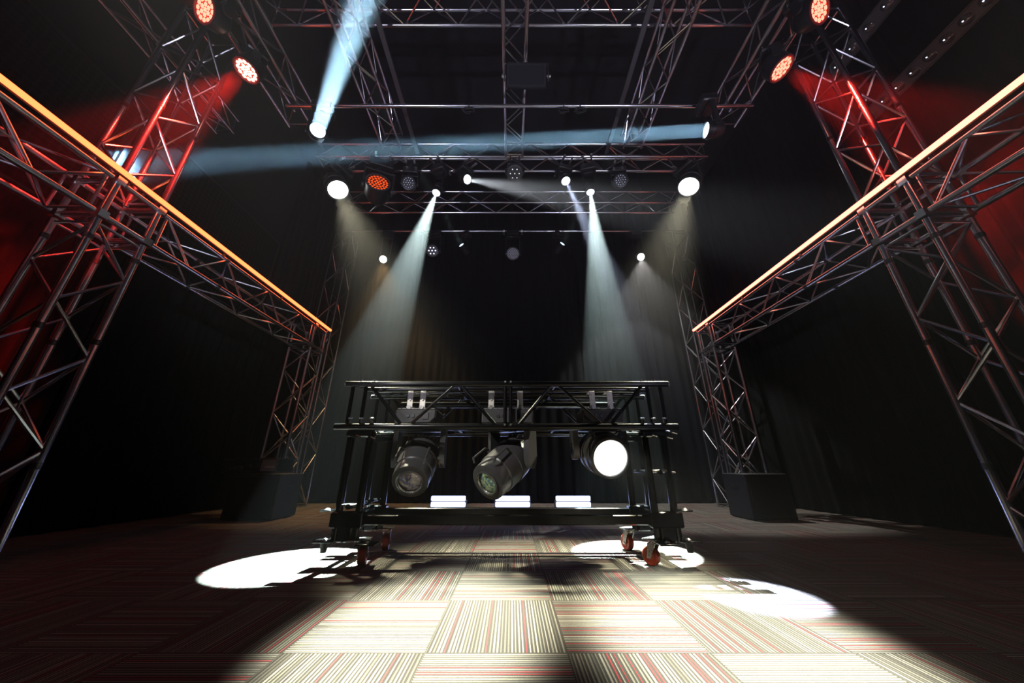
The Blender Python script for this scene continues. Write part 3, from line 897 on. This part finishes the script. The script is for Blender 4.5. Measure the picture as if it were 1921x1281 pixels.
# three lamps in the cart
def cart_lamp(label, bx, by, bw, lens, aim, r, rb, L_, lens_mat, pivot, plates, body='round', lens_part='lens', seed=0):
    """pivot = yoke pivot in world; base box hangs from the two silver clamp plates"""
    T = Matrix.Translation(V((bx, by, 1.20)))
    t = thing('moving_head_lamp', label, 'stage lamp', T, 'lamps hung in the cart')
    Ti = T.inverted()
    bz = -.215
    MB().rbox((0, 0, bz), (bw, .28, .115), .012).obj('base', BLACK_BODY, t)
    MB().rbox((0, 0, bz + .060), (bw * .92, .26, .006), .002).obj('top_plate', STEEL, t)
    pn = MB()
    for k in range(2): pn.lathe([(0, .006), (.012, .006), (.014, 0), (0, 0)], 14, Matrix.Translation(V((-bw * .18 + k * .04, -.141, bz))) @ Matrix.Rotation(R(90), 4, 'X'))
    pn.rbox((bw * .25, -.142, bz), (.05, .006, .05), .002)
    pn.obj('connector_panel', ALU_DARK, t)
    for px_ in plates:
        c = MB()
        x = px_ - bx
        c.rbox((x, -.115, -.085), (.045, .006, .125), .002)
        c.tube((x, -.125, -.045), (x, -.10, -.045), .008, 8)
        c.tube((x, -.125, -.085), (x, -.10, -.085), .008, 8)
        c.rbox((x, -.06, -.017 + .0), (.045, .12, .006), .002)
        c.rbox((x, -.06, -.142), (.05, .12, .01), .002)
        c.obj('clamp', BRACKET, t)
        MB().tube((x, -.135, -.145), (x, -.095, -.145), .016, 10).obj('clamp_knob', STEEL, t)
    pv = Ti @ V(pivot)
    hw = rb + .035
    yb = bz - .06
    ax = V((1, 0, 0)); d = V(aim).normalized()
    yax = d.cross(V((0, 0, 1))); yax.z = 0; yax.normalize()
    if yax.x < 0: yax = -yax
    yaw = math.atan2(yax.y, yax.x)
    Y_ = Matrix.Translation(V((pv.x, pv.y, 0))) @ Matrix.Rotation(yaw, 4, 'Z')
    yk = MB()
    yk.lathe([(0, yb + .002), (.09, yb + .002), (.085, yb - .018), (0, yb - .018)], 28)
    yk.rbox((0, 0, yb - .030), (2 * hw + .03, .12, .03), .012)
    for sx in (-1, 1):
        x = sx * hw
        prof = [(-.050, yb - .02), (.050, yb - .02), (.058, yb - .08), (.062, pv.z + .02), (.050, pv.z - .03), (.02, pv.z - .065), (-.02, pv.z - .065), (-.050, pv.z - .03), (-.062, pv.z + .02), (-.058, yb - .08)]
        n = len(prof)
        vs = [(x - .02, a_, b_) for a_, b_ in prof] + [(x + .02, a_ * .85, b_) for a_, b_ in prof]
        if sx < 0: vs = [(x - .02, a_ * .85, b_) for a_, b_ in prof] + [(x + .02, a_, b_) for a_, b_ in prof]
        fs = [tuple(range(n)), tuple(range(2 * n - 1, n - 1, -1))] + [(i, i + n, (i + 1) % n + n, (i + 1) % n) for i in range(n)]
        yk.add(vs, fs)
    yk.obj('yoke', BLACK_BODY, t, Y_)
    H = Ti @ (Matrix.Translation(V(pivot)) @ d.to_track_quat('Z', 'Y').to_matrix().to_4x4())
    lf = (V(lens) - V(pivot)).dot(d); bk = lf - L_
    hd = MB()
    hd.lathe([(0, bk), (rb * .50, bk), (rb * .66, bk + .012), (rb * .92, bk + L_ * .16), (rb * 1.0, bk + L_ * .30), (rb * 1.02, bk + L_ * .5), (rb * 1.02, bk + L_ * .52),
              (rb * .97, bk + L_ * .525), (rb * .95, bk + L_ * .78), (rb * .90, bk + L_ * .80), (rb * .88, lf - .02), (rb * .86, lf), (r * 1.06, lf), (r * 1.04, lf - .02), (0, lf - .02)], 44)
    ho = hd.obj('head', BLACK_BODY, t, H)
    fn = MB()
    for i in range(16):
        a_ = 2 * PI * i / 16
        Mx = Matrix.Rotation(a_, 4, 'Z')
        fn.box(Mx @ V((rb * .86, 0, bk + L_ * .10)), (rb * .22, .006, L_ * .16), Mx.to_3x3())
    fn.obj('cooling_fins', BLACK_BODY, ho)
    for sx in (-1, 1):                        # carry handles along the head
        hn = MB()
        e0 = V((sx * rb * .62, rb * .86, bk + L_ * .55)); e1 = V((sx * rb * .62, rb * .86, lf - .03))
        hn.path([e0 * 1.0, e0 + V((sx * .015, .03, .02)), e1 + V((sx * .015, .03, -.02)), e1], .008, 8)
        hn.obj('handle', BLACK_BODY, ho)
    MB().lathe([(r * 1.0, lf - .004), (r * 1.16, lf - .004), (r * 1.20, lf + .012), (r * 1.06, lf + .018), (r * 1.0, lf - .004)], 44).obj('rim', BLACK_BODY, ho)
    MB().lathe([(r * 1.0, lf - .002), (r * 1.05, lf + .006), (r * 1.07, lf + .012), (r * 1.02, lf + .010), (r * .98, lf)], 44).obj('bezel', STEEL, ho)
    MB().lathe([(0, lf + r * .18 - .012), (r * .4, lf + r * .155 - .012), (r * .75, lf + r * .08 - .012), (r, lf - .012), (0, lf - .02)], 44).obj(lens_part, lens_mat, ho)
    for sx in (-1, 1):
        q = H.inverted() @ (Y_ @ V((sx * hw, 0, pv.z))); q0 = H.inverted() @ (Y_ @ V((sx * rb * .7, 0, pv.z)))
        MB().tube(q0, q, .035, 16).obj('tilt_hub', BLACK_BODY, ho)
    return t, V(lens), d


cart_lamp('moving head lamp in the cart with unlit clear violet lens, leftmost of the three', -.75, 2.75, .32, (-.72, 2.58, .50), (.03, -.80, -.60), .083, .150, .44,
          LENS_CLEAR, (-.735, 2.78, .675), (-.81, -.71))
cart_lamp('tilted moving head lamp in the centre of the cart with greenish unlit lens', -.035, 2.75, .40, (-.155, 2.55, .50), (-.55, -.66, -.52), .080, .155, .47,
          LENS_GREEN, (-.005, 2.76, .67), (-.165, .065))
t, l, d = cart_lamp('moving head lamp in the cart with blazing white lens, rightmost of the three', .71, 2.75, .32, (.72, 2.55, .675), (.12, -.95, -.28), .122, .165, .30,
                    LENS_WHITE, (.685, 2.74, .735), (.64, .78))
disc_light(l + d * .035, d, 8, (1.0, .98, .78), 26, .24, parent=t)

# ------------------------------------------------------------------ boxes by the far towers
for (x0, x1, lb, y0) in ((-3.62, -2.98, 'black speaker box at the far left tower foot, rack case on top', 4.62),
                         (3.0, 3.55, 'black speaker box on the floor in front of the far right tower', 4.62)):
    t = thing('speaker_box', lb, 'speaker', ((x0 + x1) / 2, y0 + .25, 0), 'speaker boxes')
    w_ = x1 - x0
    MB().rbox((0, 0, .28), (w_, .5, .54), .012).obj('cabinet', BLACK_MATTE, t)
    MB().rbox((0, -.252, .28), (w_ - .06, .012, .47), .006).obj('grille', mat('speaker_grille', (.02, .02, .024), .5, .4, bump=1.0, bump_scale=500), t)
    for sx in (-1, 1):
        MB().rbox((sx * (w_ / 2 + .001), 0, .38), (.012, .14, .05), .005).obj('handle', ALU_DARK, t)
        for sy in (-1, 1): MB().tube((sx * (w_ / 2 - .05), sy * .19, 0), (sx * (w_ / 2 - .05), sy * .19, .012), .02, 10).obj('foot', RUBBER, t)

t = thing('rack_case', 'open rack case with pale panel on top of the speaker box', 'equipment case', (-3.44, 4.84, .553))
MB().box((0, 0, .008), (.70, .36, .012)).box((0, 0, .178), (.70, .36, .012)).box((0, .17, .093), (.70, .012, .16)).obj('shell', BLACK_MATTE, t)
for x in (-.345, .115, .345):
    MB().box((x, -.175, .093), (.014, .016, .18)).obj('edge_rail', ALU, t)
for z in (.006, .180): MB().box((0, -.176, z), (.70, .014, .014)).obj('edge_rail', ALU, t)
MB().rbox((.23, -.155, .093), (.20, .02, .14), .004).obj('pale_panel', mat('pale_panel', (.25, .25, .30), .4), t)
MB().rbox((.25, -.168, .075), (.12, .006, .02), .002).obj('paper_label', mat('paper', (.5, .5, .55), .7), t)
rk = MB()
for x in (-.26, -.16, -.05, .04): rk.rbox((x, -.13, .06 + .03 * (x > -.1)), (.07, .04, .05), .006)
rk.obj('stored_gear', ALU_DARK, t)

# ------------------------------------------------------------------ thin stage haze, thicker up among the lamps
hz = MB().box((0, 2.1, 3.75), (9.9, 10.4, 7.48)).obj('stage_haze', DARK_WALL)
m = bpy.data.materials.new('haze'); m.use_nodes = True
nt = m.node_tree; nt.nodes.clear()
o = nt.nodes.new('ShaderNodeOutputMaterial'); vs_ = nt.nodes.new('ShaderNodeVolumeScatter')
tc = nt.nodes.new('ShaderNodeTexCoord'); sx = nt.nodes.new('ShaderNodeSeparateXYZ'); nt.links.new(tc.outputs['Object'], sx.inputs[0])
mr = nt.nodes.new('ShaderNodeMapRange'); mr.interpolation_type = 'SMOOTHSTEP'
mr.inputs['From Min'].default_value = 1.0; mr.inputs['From Max'].default_value = 4.4
mr.inputs['To Min'].default_value = HAZE_LOW; mr.inputs['To Max'].default_value = HAZE_HIGH
nt.links.new(sx.outputs[2], mr.inputs['Value']); nt.links.new(mr.outputs['Result'], vs_.inputs['Density'])
vs_.inputs['Anisotropy'].default_value = HAZE_G
nt.links.new(vs_.outputs[0], o.inputs['Volume'])
hz.data.materials.clear(); hz.data.materials.append(m)
tag(hz, 'thin stage haze filling the room and showing the light beams', 'haze', kind='stuff')
